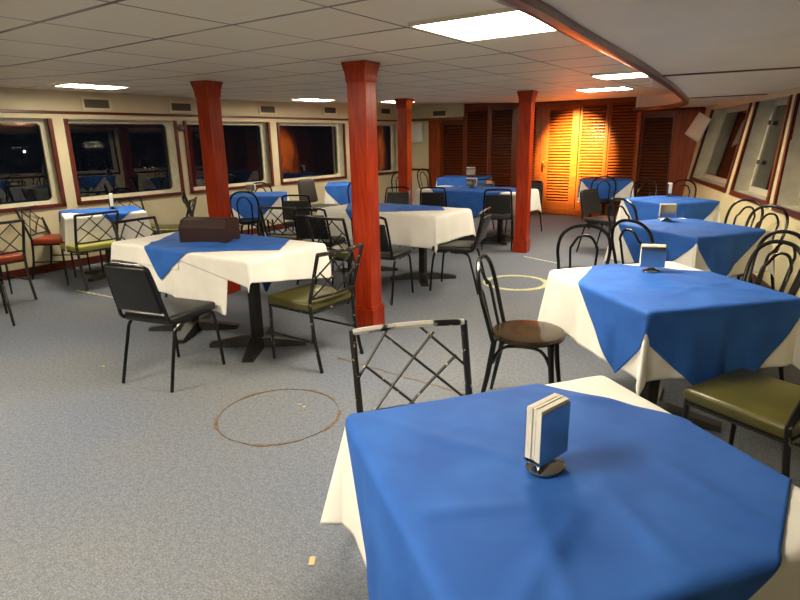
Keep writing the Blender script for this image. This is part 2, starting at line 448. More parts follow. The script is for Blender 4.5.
# moulding: profile swept along the edge, flat wide board with a darker inner bead
def sweep(mb, path, prof):
    P = [Vector((x, y, 0)) for x, y in path]; N = len(P); m = len(prof); vs = []; fs = []
    for i, p in enumerate(P):
        t = (P[min(i+1, N-1)]-P[max(i-1, 0)]).normalized(); nrm = Vector((t.y, -t.x, 0))
        vs += [tuple(p+nrm*a+Vector((0, 0, z))) for a, z in prof]
    for i in range(N-1):
        for k in range(m): fs.append((i*m+k, i*m+(k+1) % m, (i+1)*m+(k+1) % m, (i+1)*m+k))
    fs += [tuple(range(m)), tuple(range((N-1)*m, N*m))[::-1]]
    mb.faces(vs, fs)
sweep(mb, es, [(-.045, SZ+.03), (-.045, SZ-.012), (-.03, SZ-.028), (.0, SZ-.034), (.03, SZ-.03), (.035, SZ-.002), (.02, SZ+.02)])
struct(mb.build('trim_5', M['soffit_wood'], angle=50))
for k, (x0, x1, y) in enumerate(((-1.05, 1.1, 4.86), (-1.36, .1, 8.1))):
    struct(MB().faces([(x0, y, SZ-.010), (x1, y+.3*(1-k)*.8, SZ-.010), (x1, y+.035+.3*(1-k)*.8, SZ-.010), (x0, y+.035, SZ-.010), (x0, y, SZ+.004), (x1, y+.3*(1-k)*.8, SZ+.004), (x1, y+.035+.3*(1-k)*.8, SZ+.004), (x0, y+.035, SZ+.004)],
        [(0, 1, 2, 3), (7, 6, 5, 4), (0, 4, 5, 1), (1, 5, 6, 2), (2, 6, 7, 3), (3, 7, 4, 0)]).build('trim_%d' % (6+k), M['soffit_wood'], smooth=False))

# ------------------------------------------------------------------ louvred back wall
def louver(name, label, x0, x1, z0, z1, y, sl, sr, m='louver', top=.10, bot=.20, struct_door=False):
    if struct_door: g = group_struct(name, ((x0+x1)/2, y, 0))
    else: g = thing(name, label, 'louvered panel', ((x0+x1)/2, y, 0), 0, 'louvered panels of the back wall')
    w = x1-x0; f = MB()
    f.box((-w/2+sl/2, 0, (z0+z1)/2), (sl, .045, z1-z0), bevel=.004); f.box((w/2-sr/2, 0, (z0+z1)/2), (sr, .045, z1-z0), bevel=.004)
    f.box(((sl-sr)/2, 0, z1-top/2), (w-sl-sr, .043, top)); f.box(((sl-sr)/2, 0, z0+bot/2), (w-sl-sr, .043, bot))
    f.build('frame', M[m], g, smooth=False)
    s = MB(); z = z0+bot+.02; rot = Matrix.Rotation(R(36), 3, 'X')
    while z < z1-top-.01:
        s.box(((sl-sr)/2, 0, z), (w-sl-sr+.01, .052, .009), rot, bevel=.003, seg=1); z += .054
    s.build('slats', M[m], g, smooth=False)
    return g
d = .03
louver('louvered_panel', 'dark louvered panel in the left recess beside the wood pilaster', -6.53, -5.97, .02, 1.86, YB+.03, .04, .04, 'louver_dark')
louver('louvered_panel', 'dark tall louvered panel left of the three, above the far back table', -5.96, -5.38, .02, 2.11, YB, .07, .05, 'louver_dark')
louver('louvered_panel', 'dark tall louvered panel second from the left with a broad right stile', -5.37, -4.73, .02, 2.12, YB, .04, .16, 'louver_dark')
louver('louvered_panel', 'narrow louvered leaf half hidden behind the far right red column', -4.72, -4.29, .02, 2.12, YB, .03, .10)
dg = louver('door_1', '', -4.28, -3.55, .02, 2.10, YB-.01, .16, .13, top=.14, bot=.22, struct_door=True)
h = MB()
h.box((-.30, -.03, .93), (.035, .012, .22), bevel=.005)
h.tube(smooth_path([(-.30, -.035, 1.0), (-.30, -.075, 1.0), (-.27, -.085, .99), (-.22, -.085, .97)], 4), .009)
h.tube(smooth_path([(-.30, -.035, .86), (-.30, -.07, .88), (-.30, -.075, .97)], 4), .008)
h.build('handle', M['brass'], dg)
louver('louvered_panel', 'brightly lit louvered panel right of the door with the brass handle', -3.54, -3.02, .12, 2.13, YB, .04, .06)
louver('louvered_panel', 'louvered panel between the brightly lit one and the dark corner panel', -3.01, -2.47, .12, 2.14, YB, .03, .07)
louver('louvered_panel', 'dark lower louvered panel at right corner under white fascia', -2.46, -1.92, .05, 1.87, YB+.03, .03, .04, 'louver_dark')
struct(MB().box((-2.75, YB-.01, .06), (1.60, .06, .12), bevel=.006).build('baseboard_back', M['louver'], smooth=False))
struct(MB().box((-4.0, YB-.03, 2.135), (3.9, .05, .05), bevel=.006).build('trim_8', M['louver_dark'], smooth=False))
struct(MB().box((-2.05, YB-.03, 1.895), (.95, .05, .06), bevel=.006).build('trim_9', M['louver_dark'], smooth=False))
struct(MB().box((-6.68, YB, .93), (.30, .06, 1.86), bevel=.004).build('trim_10', M['panel_wood'], smooth=False))
struct(MB().box((-1.66, YB, .95), (.52, .06, 1.90), bevel=.004).build('trim_11', M['panel_wood'], smooth=False))

# ------------------------------------------------------------------ columns
def column(x, y, label, w=.16, rz=R(6)):
    g = thing('wooden_column', label, 'column', (x, y, 0), rz, 'red wooden columns')
    top = cz(x, y)
    MB().box((0, 0, top/2), (w, w, top-.002), bevel=.008).build('shaft', M['column'], g, smooth=False)
    m = MB(); pr = [(.0, -.14), (.003, -.135), (.004, -.11), (.008, -.07), (.018, -.035), (.019, -.020), (.023, -.017), (.023, 0)]
    for (a, z), (b, z2) in zip(pr, pr[1:]):
        A, B = w/2+a+.001, w/2+b+.001; z += top-.001; z2 += top-.001
        v = [(-A, -A, z), (A, -A, z), (A, A, z), (-A, A, z), (-B, -B, z2), (B, -B, z2), (B, B, z2), (-B, B, z2)]
        m.faces(v, [(i, (i+1) % 4, 4+(i+1) % 4, 4+i) for i in range(4)])
    bmesh.ops.remove_doubles(m.bm, verts=m.bm.verts, dist=1e-5)
    m.build('capital', M['column'], g, angle=30)
    m = MB().box((0, 0, .085), (w+.03, w+.03, .17), bevel=.006); m.box((0, 0, .18), (w+.016, w+.016, .02), bevel=.006)
    m.build('plinth', M['column'], g, smooth=False)
column(-2.80, 3.58, 'red wooden column nearest the camera, beside the olive seat lattice chair')
column(-3.0, 7.21, 'red wooden column standing in front of the louvered door')
column(-4.76, 3.72, 'red wooden column rising behind the dark brown box on the left table')
column(-4.97, 7.35, 'thin looking far red wooden column between the windows and dark louvers')

# ------------------------------------------------------------------ ceiling lights
def panel(j, i, label=None, dx=0, dy=0, sc=(1, 1)):
    x = TX0+TXS*(j+.5)+dx; y = TY0+TYS*(i+.5)+dy; z = cz(x, y)
    g = thing('ceiling_light', label, 'ceiling light', (x, y, z), 0, 'fluorescent ceiling panels'); g.scale = (*sc, 1)
    m = MB()
    for s in (-1, 1):
        m.box((s*.296, 0, -.008), (.018, .61, .02)); m.box((0, s*.296, -.008), (.574, .018, .02))
    m.build('frame', M['soffit'], g, smooth=False)
    A, B = .287, .265
    MB().faces([(-A, -A, -.004), (A, -A, -.004), (A, A, -.004), (-A, A, -.004), (-B, -B, -.013), (B, -B, -.013), (B, B, -.013), (-B, B, -.013)],
        [(3, 2, 1, 0), (4, 5, 6, 7), (0, 1, 5, 4), (1, 2, 6, 5), (2, 3, 7, 6), (3, 0, 4, 7)]).build('diffuser', M['lamp'], g, smooth=False)
panel(3, 3, 'large glowing square ceiling light next to the curved soffit', .07, -.10)
panel(3, 8, 'nearer of two thin glowing ceiling lights by the soffit end', .0, -.05, (1, .75))
panel(2, 11, 'farther of two thin glowing ceiling lights by the soffit end', -.10, -.15, (1, .75))
panel(-5, 4, 'glowing ceiling light above the leftmost big window', -.02, -.06, (.6, 1.05))
panel(-5, 9, 'glowing ceiling light above the fourth left window, between two columns', .06, .28, (.6, 1))
panel(-4, 12, 'glowing ceiling light half hidden behind the thin far column', -.2, .2, (.6, 1))
panel(3, -2, 'square ceiling light above the nearest blue table, out of view')
panel(-1, -1, 'square ceiling light over the open carpet, out of view')

# vents on the upper left wall
for k, (y, z) in enumerate(((4.11, 1.985), (5.33, 1.985), (6.98, 2.0), (8.53, 2.03), (10.3, 2.06))):
    lab = ['slotted air vent above the second left window', 'slotted air vent beside the left column top', 'slotted air vent above the gap of the third and fourth window',
           'slotted air vent above the fourth left window', 'slotted air vent just right of the nearest column'][k]
    g = thing('air_vent', lab, 'air vent', (XL, y, z), 0, 'air vents on the upper left wall')
    ww, hv = .32, .10
    m = MB()
    for s in (-1, 1): m.box((.012, s*(ww/2+.015), 0), (.024, .03, hv+.06)); m.box((.012, 0, s*(hv/2+.015)), (.024, ww, .03))
    m.build('frame', M['vent_frame'], g, smooth=False)
    m = MB().box((.004, 0, 0), (.006, ww, hv))
    for q in range(16): m.box((.012, -ww/2+ww*(q+.5)/16, 0), (.012, .006, hv))
    m.build('grille', M['grille'], g, smooth=False)
g = thing('air_vent', 'slotted air vent on the cream band at the far end', 'air vent', (-6.55, YB-.03, 2.0), -PI/2, 'air vents on the upper left wall')
m = MB()
for s in (-1, 1): m.box((.012, s*.175, 0), (.024, .03, .16)); m.box((.012, 0, s*.065), (.024, .32, .03))
m.build('frame', M['vent_frame'], g, smooth=False)
m = MB().box((.004, 0, 0), (.006, .32, .10))
for q in range(16): m.box((.012, -.16+.32*(q+.5)/16, 0), (.012, .006, .1))
m.build('grille', M['grille'], g, smooth=False)

m = MB().lathe([(.0, 0), (.045, 0), (.05, .02), (.04, .045), (.02, .055), (0, .056)], 16)
o = m.build('wall_knob', M['grille']); o.rotation_euler.y = PI/2; o.location = (XL, 5.28, 1.70)
tag(o, 'small dark round fitting on the pier between left windows', 'wall fitting')

# hanging paper sheets
def sheet(label, pts, cat='paper sheet'):
    m = MB(); n = 8; A, B, C, D = [Vector(p) for p in pts]
    vs = []; fs = []
    for j in range(n+1):
        for i in range(n+1):
            u, v = i/n, j/n; p = A*(1-u)*(1-v)+B*u*(1-v)+C*u*v+D*(1-u)*v
            vs.append((p.x, p.y-.03*math.sin(PI*u)*v, p.z))
    for j in range(n):
        for i in range(n): k = j*(n+1)+i; fs.append((k, k+1, k+n+2, k+n+1))
    m.faces(vs, fs); o = m.build('paper_sheet', M['paper'])
    s = o.modifiers.new('thick', 'SOLIDIFY'); s.thickness = .003
    return tag(o, label, cat)
sheet('tilted white paper sheet hanging on the wood panel at far right', [(-1.50, 10.6, 1.82), (-1.28, 10.3, 1.70), (-1.47, 10.6, 1.35), (-1.72, 10.85, 1.49)])
sheet('white sheet hung in the far left corner behind the thin column', [(-7.30, YB-.03, 1.86), (-6.98, YB-.05, 1.83), (-6.93, YB-.06, 1.42), (-7.28, YB-.03, 1.40)])

# ------------------------------------------------------------------ tables and cloths
class Table:
    def __init__(s, x, y, rot, w, d, zt=.752, amp=1, drop=.3, seed=0):
        s.x, s.y, s.rot, s.w, s.d, s.zt, s.amp, s.seed = x, y, R(rot), w, d, zt, amp, seed
    def local(s, X, Y):
        dx, dy = X-s.x, Y-s.y; c, q = math.cos(-s.rot), math.sin(-s.rot)
        return dx*c-dy*q, dx*q+dy*c
    def drape(s, x, y, off):
        hw, hd = s.w/2, s.d/2
        cx, cyy = max(-hw, min(hw, x)), max(-hd, min(hd, y)); dx, dy = x-cx, y-cyy; r = math.hypot(dx, dy)
        zt = s.zt+off
        if r < 1e-6:
            wr = .0016*math.sin(9*x+5*y+s.seed)*math.sin(6*y-7*x+1.3*s.seed)+.0012*math.sin(23*x-17*y+s.seed)
            rnd = random.Random(int(s.seed*10))
            ed = min(1, (min(hw-abs(x), hd-abs(y)))/.05)
            for q in range(9):
                px, py, an, ln = rnd.uniform(-hw, hw), rnd.uniform(-hd, hd), rnd.uniform(0, PI), rnd.uniform(.12, .3)
                a, b = (x-px)*math.cos(an)+(y-py)*math.sin(an), -(x-px)*math.sin(an)+(y-py)*math.cos(an)+.25*((x-px)*math.cos(an)+(y-py)*math.sin(an))**2
                wr += .0075*math.exp(-(a/ln)**2-(b/.02)**2)*ed
            return (x, y, zt+max(-.0018, wr))
        nx, ny = dx/r, dy/r; s2 = abs(2*nx*ny); rho = .014; r = .45*r+.55*max(abs(dx), abs(dy))
        if r < rho*PI/2:
            a = r/rho; out = rho*math.sin(a); down = rho*(1-math.cos(a)); dd = 0
        else: out = rho; dd = r-rho*PI/2; down = rho+dd
        per = cx*3.1+cyy*2.3+s.seed
        wave = .10*math.sin(per*5.0)*(1-s2)+.05*math.sin(per*11.0+1)*(1-s2)
        fold = .15*s.amp*s2**1.1-.04*abs(math.sin(2*math.atan2(abs(ny), abs(nx))*2))*s.amp
        sl = max(.01, .03+wave*.55*min(1, dd/.12)+fold)
        out += dd*sl; down = rho+dd*math.sqrt(max(.2, 1-min(.8, sl*sl))) if dd else down
        out += off*1.3
        return (cx+nx*out, cyy+ny*out, zt-down)
    def cloth(s, name, m, label, cat, group, cx, cyy, rot, w, d, off, n=64):
        """cloth rectangle centred at world (cx,cyy), turned by rot; draped over the table"""
        mb = MB(); vs = []; fs = []; c, q = math.cos(R(rot)), math.sin(R(rot))
        nxx = max(8, int(n*w/max(w, d))); nyy = max(8, int(n*d/max(w, d)))
        for j in range(nyy+1):
            for i in range(nxx+1):
                a, b = (i/nxx-.5)*w, (j/nyy-.5)*d
                lx, ly = s.local(cx+a*c-b*q, cyy+a*q+b*c)
                vs.append(s.drape(lx, ly, off))
        for j in range(nyy):
            for i in range(nxx): k = j*(nxx+1)+i; fs.append((k, k+1, k+nxx+2, k+nxx+1))
        o = mb.faces(vs, fs).build(name, m, angle=180)
        o.location = (s.x, s.y, 0); o.rotation_euler.z = s.rot
        sub = o.modifiers.new('smooth', 'SUBSURF'); sub.levels = 1; sub.render_levels = 1
        so = o.modifiers.new('thick', 'SOLIDIFY'); so.thickness = .0018; so.offset = 1
        return tag(o, label, cat, group)

def table_body(x, y, rot, w, d, label, top=.748, foot=0):
    g = thing('pedestal_table', label, 'table', (x, y, 0), R(rot), 'pedestal tables')
    MB().box((0, 0, top-.014), (w-.012, d-.012, .028), bevel=.004).build('tabletop', M['boxwood'], g, smooth=False)
    m = MB(); rr = [(.045, .06), (.045, top-.03)]
    m.box((0, 0, (top-.03+.05)/2), (.07, .07, top-.08), bevel=.008); m.box((0, 0, top-.035), (.3, .3, .014))
    m.build('pole', M['iron'], g, smooth=False)
    m = MB()
    for k in range(4):
        a = R(foot)+k*PI/2; ca, sa = math.cos(a), math.sin(a)
        pr = []
        for r0, hw, hz in ((.0, .055, .075), (.10, .055, .07), (.30, .042, .04), (.36, .040, .03)):
            pr.append([(r0*ca-t*sa, r0*sa+t*ca, z) for t, z in ((-hw, .002), (hw, .002), (hw*.8, hz), (-hw*.8, hz))])
        vs = [v for r in pr for v in r]; fs = []
        for q in range(3):
            for t in range(4): fs.append((q*4+t, q*4+(t+1) % 4, q*4+4+(t+1) % 4, q*4+4+t))
        fs += [(3, 2, 1, 0), (12, 13, 14, 15)]; m.faces(vs, fs)
    m.build('base', M['iron'], g, smooth=False)
    return g

GW, GB = 'white tablecloths', 'blue overlay cloths'
def square(x, y, rot, w, d, name, oc, orot, osz, wsz=1.45, seed=0, wc=None, foot=45, amp=1):
    """one table, its white cloth and its blue overlay"""
    t = Table(x, y, rot, w, d, seed=seed, amp=amp)
    table_body(x, y, rot, w, d, 'pedestal table under the cloths '+name, foot=foot)
    wx, wy = wc or (x, y)
    t.cloth('white_tablecloth', M['white'], 'white cloth beneath blue on the table '+name, 'tablecloth', GW, wx, wy, rot, w+wsz-.8, d+wsz-.8, 0)
    t.cloth('blue_overlay', M['blue'], 'blue overlay cloth on the table '+name, 'tablecloth', GB, oc[0], oc[1], orot, osz, osz, .004)
    return t

t1 = square(-.372, 1.195, 53, .83, .80, 'nearest the camera', (-.440, 1.078), -2, 1.0, seed=.4, wsz=1.50, amp=1.75)
t2 = square(-.53, 3.14, 47.7, .78, .88, 'second from the camera on the right', (-.375, 2.97), 6, 1.04, seed=1.7)
t3 = square(-.725, 5.24, 55, .74, .87, 'third from the camera on the right', (-.72, 5.16), 4, 1.08, seed=2.9)
t4 = square(-1.26, 7.38, 52, .71, .73, 'fourth in the right row', (-1.24, 7.32), 4, 1.04, seed=4.1)
t5 = square(-2.82, 10.38, 19, .80, .74, 'in front of the lit louvers', (-2.81, 10.32), 62, 1.02, seed=5.2)
tD = square(-5.46, 10.17, 18, .93, .74, 'in front of the dark louvers at the back', (-5.44, 10.13), 18, 1.0, seed=6.3)
tE = square(-6.607, 3.525, 68, .80, .72, 'under the second left window', (-6.78, 3.76), 106, 1.08, seed=7.4)
tF = square(-6.52, 5.78, 37, .76, .74, 'under the third left window', (-6.50, 5.74), 82, 1.06, seed=8.5)
tG = square(-6.62, 8.02, 37, .76, .74, 'under the fourth left window', (-6.60, 7.96), 82, 1.12, seed=9.6)

# long tables: two pedestal tables pushed together
tA = Table(-3.62, 2.76, 1, 1.52, .72, seed=.9)
table_body(-4.00, 2.75, 1, .75, .72, 'left one of the two joined tables carrying the dark brown box', foot=35)
table_body(-3.24, 2.765, 1, .75, .72, 'right one of the two joined tables carrying the dark brown box', foot=35)
tA.cloth('white_tablecloth', M['white'], 'low hanging white tablecloth below the upper cloths in the middle of the box table', 'tablecloth', GW, -3.52, 2.74, -4, 1.02, 1.38, 0)
tA.cloth('white_tablecloth', M['white'], 'short white tablecloth on the left end of the brown box table', 'tablecloth', GW, -4.08, 2.77, 1, 1.04, 1.04, .004)
tA.cloth('white_tablecloth', M['white'], 'upper white tablecloth on the right half of the brown box table', 'tablecloth', GW, -3.22, 2.82, -8, 1.14, 1.06, .006)
tA.cloth('blue_overlay', M['blue'], 'blue overlay cloth lying askew under the dark brown box', 'tablecloth', GB, -3.66, 2.88, 36, 1.04, 1.04, .010)
tB = Table(-3.70, 5.22, 0, 1.54, .74, seed=3.3)
table_body(-4.09, 5.22, 0, .76, .74, 'left one of the two joined tables behind the nearest column', foot=35)
table_body(-3.31, 5.22, 0, .76, .74, 'right one of the two joined tables behind the nearest column', foot=35)
tB.cloth('white_tablecloth', M['white'], 'white tablecloth on the long table behind the nearest column', 'tablecloth', GW, -3.70, 5.20, 0, 2.12, 1.36, 0, n=60)
tB.cloth('blue_overlay', M['blue'], 'blue overlay cloth on the long table behind the nearest column', 'tablecloth', GB, -3.82, 5.40, 37, 1.06, 1.06, .004)
tC = Table(-4.01, 7.82, 0, 1.64, .76, seed=5.5)
table_body(-4.42, 7.82, 0, .81, .76, 'left one of the two joined tables left of the far right column', foot=35)
table_body(-3.60, 7.82, 0, .81, .76, 'right one of the two joined tables left of the far right column', foot=35)
tC.cloth('white_tablecloth', M['white'], 'white tablecloth on the long table left of the far right column', 'tablecloth', GW, -4.01, 7.82, 0, 2.26, 1.40, 0, n=60)
tC.cloth('blue_overlay', M['blue'], 'blue overlay cloth on the long table left of the far right column', 'tablecloth', GB, -3.99, 7.72, 44, 1.2, 1.2, .004)

# ------------------------------------------------------------------ chairs (local: seat faces +Y)
CACHE = {}
def part(key, name, fn, m, parent):
    k = (key, m.name)
    if k not in CACHE: CACHE[k] = fn().mesh(name, m)
    return link(name, CACHE[k], parent)
def pad(w, d, t, z, y=0, bev=.02, taper=0):
    def f():
        b = MB().box((0, y, z), (w, d, t), bevel=bev, seg=4)
        for v in b.bm.verts:
            if v.co.z > z: v.co.z += .012*(1-(2*v.co.x/w)**2)*(1-(2*(v.co.y-y)/d)**2)
            if taper: v.co.x *= 1+taper*(v.co.y-y)/d
        return b
    return f
def back_y(z): return -.205-.10*max(0, (z-.46))/.36*1.0
def lattice_chair(g, seat, worn=False, pale=False):
    mt = M['chipped_metal'] if worn else M['black_metal']
    part('Kseat', 'seat', pad(.43, .42, .06, .435, .005), M[seat], g)
    for s in (-1, 1):
        part('Kfl%d' % s, 'leg', lambda: MB().tube([(s*.20, .20, 0), (s*.20, .195, .42)], .0125, 6, rs=[.010, .013]), mt, g)
        part('Krl%d' % s, 'leg', lambda: MB().tube(smooth_path([(s*.212, -.275, 0), (s*.208, -.225, .22), (s*.212, -.205, .42), (s*.215, -.212, .50), (s*.22, back_y(.82)+.0, .805)], 4), .0135, 6), mt, g)
    def frame_():
        b = MB()
        for s in (-1, 1):
            b.tube([(s*.203, .195, .40), (s*.203, -.205, .40)], .011, 6)
        b.tube([(-.203, .195, .40), (.203, .195, .40)], .011, 6); b.tube([(-.203, -.205, .40), (.203, -.205, .40)], .011, 6)
        return b
    part('Kframe', 'seat_frame', frame_, mt, g)
    for s in (-1, 1): part('Kst%d' % s, 'stretcher', lambda: MB().tube([(s*.203, .195, .20), (s*.21, -.23, .20)], .008, 6), mt, g)
    def rail(z, bow, r): return lambda: MB().tube([(x, back_y(z)-bow*(1-(x/.22)**2), z) for x in [-.22+.44*i/8 for i in range(9)]], r, 6)
    part('Ktop', 'top_rail', rail(.80, .025, .0135), M['rail_worn'] if pale else mt, g)
    part('Kbot', 'lower_rail', rail(.50, .025, .009), mt, g)
    def lat():
        b = MB(); W, z0, z1 = .214, .50, .795; k = 1.05; hgt = z1-z0
        def P(x, z): return (x, back_y(z)-.025*(1-(x/.22)**2), z)
        def seg(x0, zz0, x1, zz1): b.tube([P(x0+(x1-x0)*t/6, zz0+(zz1-zz0)*t/6) for t in range(7)], .0062, 5)
        for u0, v0, u1, v1 in ((.31, .0, .0, .56), (.73, .09, .12, 1.0), (.92, .40, .44, 1.0), (.60, .0, 1.0, .54), (.28, .07, 1.0, 1.0), (.09, .43, .52, 1.0)):
            seg(W*(1-2*u0), z1-v0*hgt, W*(1-2*u1), z1-v1*hgt)
        return b
    part('Klat', 'lattice', lat, mt, g)

def vinyl_chair(g, seat='vinyl', gap=False):
    part('Vseat', 'seat', pad(.405, .41, .055, .435, .01, .022, .06), M[seat], g)
    for s in (-1, 1):
        part('Vfl%d' % s, 'leg', lambda: MB().tube(smooth_path([(s*.185, .06, .405), (s*.19, .17, .40), (s*.193, .205, .30), (s*.203, .23, 0)], 4), .011, 8), M['black_tube'], g)
        part('Vrl%d' % s, 'leg', lambda: MB().tube(smooth_path([(s*.185, .02, .405), (s*.19, -.14, .395), (s*.193, -.19, .28), (s*.203, -.265, 0)], 4), .011, 8), M['black_tube'], g)
    ht = .82 if gap else .80
    def loop():
        return MB().tube(smooth_path([(-.185, -.02, .40), (-.19, -.19, .43), (-.19, -.225, .52), (-.174, -.28, ht-.06), (-.145, -.292, ht-.008), (0, -.298, ht), (.145, -.292, ht-.008), (.174, -.28, ht-.06), (.19, -.225, .52), (.19, -.19, .43), (.185, -.02, .40)], 5), .0115, 8)
    part('Vloop%d' % gap, 'back_frame', loop, M['black_tube'], g)
    def bk():
        z0, z1 = .495, (.755 if gap else .792)
        b = MB().box((0, 0, (z0+z1)/2), (.355, .036, z1-z0), bevel=.016, seg=4)
        for v in b.bm.verts:
            t = (v.co.z-z0)/(z1-z0); v.co.y += -.222-.07*t-.012*(1-(v.co.x/.18)**2); v.co.x *= 1-.09*t
        return b
    part('Vback%d' % gap, 'backrest', bk, M[seat] if seat != 'vinyl_pale' else M['vinyl'], g)

def bentwood_chair(g, seat='blackseat'):
    part('Bseat', 'seat', lambda: MB().lathe([(0, .425), (.17, .425), (.195, .432), (.20, .447), (.195, .462), (.17, .468), (.06, .463), (0, .462)], 32), M[seat], g)
    def hoop(w, top, yb):
        def f():
            pts = [(-w, yb, .44), (-w*1.06, yb-.03, .56), (-w*1.12, yb-.06, .68), (-w*.98, yb-.085, top-.075), (-w*.55, yb-.10, top-.015), (0, yb-.105, top),
                   (w*.55, yb-.10, top-.015), (w*.98, yb-.085, top-.075), (w*1.12, yb-.06, .68), (w*1.06, yb-.03, .56), (w, yb, .44)]
            return MB().tube(smooth_path(pts, 5), .0125 if w > .12 else .0095, 8)
        return f
    part('Bh1', 'outer_hoop', hoop(.165, .86, -.165), M['black_tube'], g)
    part('Bh2', 'inner_hoop', hoop(.085, .79, -.178), M['black_tube'], g)
    for s in (-1, 1):
        part('Bfl%d' % s, 'leg', lambda: MB().tube([(s*.135, .135, .43), (s*.15, .15, .25), (s*.175, .18, 0)], .014, 8, rs=[.017, .015, .010]), M['black_tube'], g)
        part('Brl%d' % s, 'leg', lambda: MB().tube([(s*.155, -.155, .45), (s*.165, -.185, .25), (s*.185, -.235, 0)], .014, 8, rs=[.016, .015, .010]), M['black_tube'], g)
    def br():
        b = MB(); q = [(-.142, .142), (.142, .142), (.158, -.165), (-.158, -.165)]
        for k in range(4):
            (x0, y0), (x1, y1) = q[k], q[(k+1) % 4]
            b.tube(smooth_path([(x0, y0, .31), (x0+(x1-x0)*.12, y0+(y1-y0)*.12, .385), (x0+(x1-x0)*.3, y0+(y1-y0)*.3, .415), (x0+(x1-x0)*.7, y0+(y1-y0)*.7, .415), (x0+(x1-x0)*.88, y0+(y1-y0)*.88, .385), (x1, y1, .31)], 4), .010, 6)
        return b
    part('Bbr', 'brace', br, M['black_tube'], g)

def cushion_chair(g):
    part('Cseat', 'seat', pad(.46, .44, .08, .44, .02, .035), M['vinyl_grey'], g)
    def bk():
        b = MB(); pts = []
        n = 24
        b.box((0, 0, .70), (.44, .07, .38), bevel=.034, seg=5)
        for v in b.bm.verts:
            u = v.co.x/.22; t = (v.co.z-.51)/.38
            v.co.x *= 1-.34*max(0, (t-.35)/.65)**2.2-.22*max(0, (.4-t)/.4)**2
            v.co.y += -.23-.06*t
        return b
    part('Cback', 'backrest', bk, M['vinyl_grey'], g)
    def spine(): return MB().tube(smooth_path([(0, .0, .395), (0, -.2, .40), (0, -.26, .46), (0, -.285, .60)], 4), .02, 8)
    part('Cspine', 'back_bracket', spine, M['black_tube'], g)
    for sx in (-1, 1):
        for s2 in (-1, 1):
            part('Cl%d%d' % (sx, s2), 'leg', lambda: MB().tube([(sx*.17, s2*.15, .41), (sx*.21, s2*.21, 0)], .012, 8), M['black_tube'], g)

KIND = {'L': ('lattice_chair', lattice_chair, 'lattice back metal chairs'), 'V': ('vinyl_chair', vinyl_chair, 'black vinyl stacking chairs'),
        'B': ('bentwood_chair', bentwood_chair, 'black hoop back chairs'), 'C': ('cushioned_chair', cushion_chair, 'cushioned chairs')}
def chair(k, x, y, face, label, **kw):
    n, fn, grp = KIND[k]
    g = thing(n, label, 'chair', (x, y, 0), R(face-90), grp)
    fn(g, **kw); return g

# vinyl chairs
chair('V', -3.30, 2.10, 102, 'black vinyl chair standing alone in front of the brown box table')
chair('V', -4.22, 4.62, 108, 'black vinyl chair behind the brown box table, left of the nearest column', gap=True)
chair('V', -3.24, 4.40, 100, 'black vinyl chair whose seat shows just right of the nearest column', gap=True)
chair('V', -2.79, 5.06, 194, 'black vinyl chair seen side on at the right end of a long white table', gap=True)
chair('V', -3.42, 7.36, 112, 'black vinyl chair with its back to us, left of the far right column', gap=True)
chair('V', -4.42, 7.34, 112, 'black vinyl chair in front of the far long table, left side', gap=True)
chair('V', -4.72, 6.62, 285, 'black vinyl chair beyond the middle long table, below the thin column', gap=True)
chair('V', -4.35, 8.50, 270, 'black vinyl chair beyond the far long table, showing its top only', gap=True)
chair('V', -3.60, 8.70, 268, 'black vinyl chair mostly hidden behind the far right column')
chair('V', -2.03, 7.62, -20, 'black vinyl chair facing right in the aisle before the louvers')
chair('V', -5.73, 1.85, 164, 'black vinyl chair cut off at the left edge, only legs in view')
chair('V', -5.48, 5.62, 120, 'charcoal vinyl chair standing left of the cushioned round back chair', seat='vinyl_grey', gap=True)
# lattice chairs
chair('L', -2.73, 2.83, 179, 'lattice chair with olive seat next to the nearest column', seat='olive', worn=True)
chair('L', -.935, 1.525, -42, 'chipped lattice chair with pale worn top rail at the nearest table', seat='olive', worn=True, pale=True)
chair('L', -.01, 2.60, 155, 'lattice chair with olive green seat between the two nearest blue tables', seat='olive')
chair('L', .44, 1.84, 226, 'lattice chair peeking in at the right edge beside the nearest table', seat='olive', worn=True)
chair('L', -6.45, 2.27, 182, 'lattice chair with red seat at the left edge', seat='redseat')
chair('L', -7.12, 3.24, 40, 'lattice chair with red seat against the wall under the left window', seat='redseat')
chair('L', -6.33, 3.17, 177, 'lattice chair with yellow green seat in front of the window table', seat='lime')
chair('L', -4.83, 3.05, 4, 'lattice chair with tan brown seat at the left end of the brown box table', seat='brownseat')
chair('L', -7.0, 4.22, 0, 'lattice chair against the wall behind the window table, only its back showing', seat='olive')
chair('L', -6.59, 4.38, 224, 'lattice chair seen edge on left of the left column', seat='olive')
chair('L', -3.60, 4.27, 92, 'lattice chair directly left of the nearest column', seat='olive')
chair('L', -4.71, 4.67, 105, 'lattice chair behind the box, before the third window table', seat='olive')
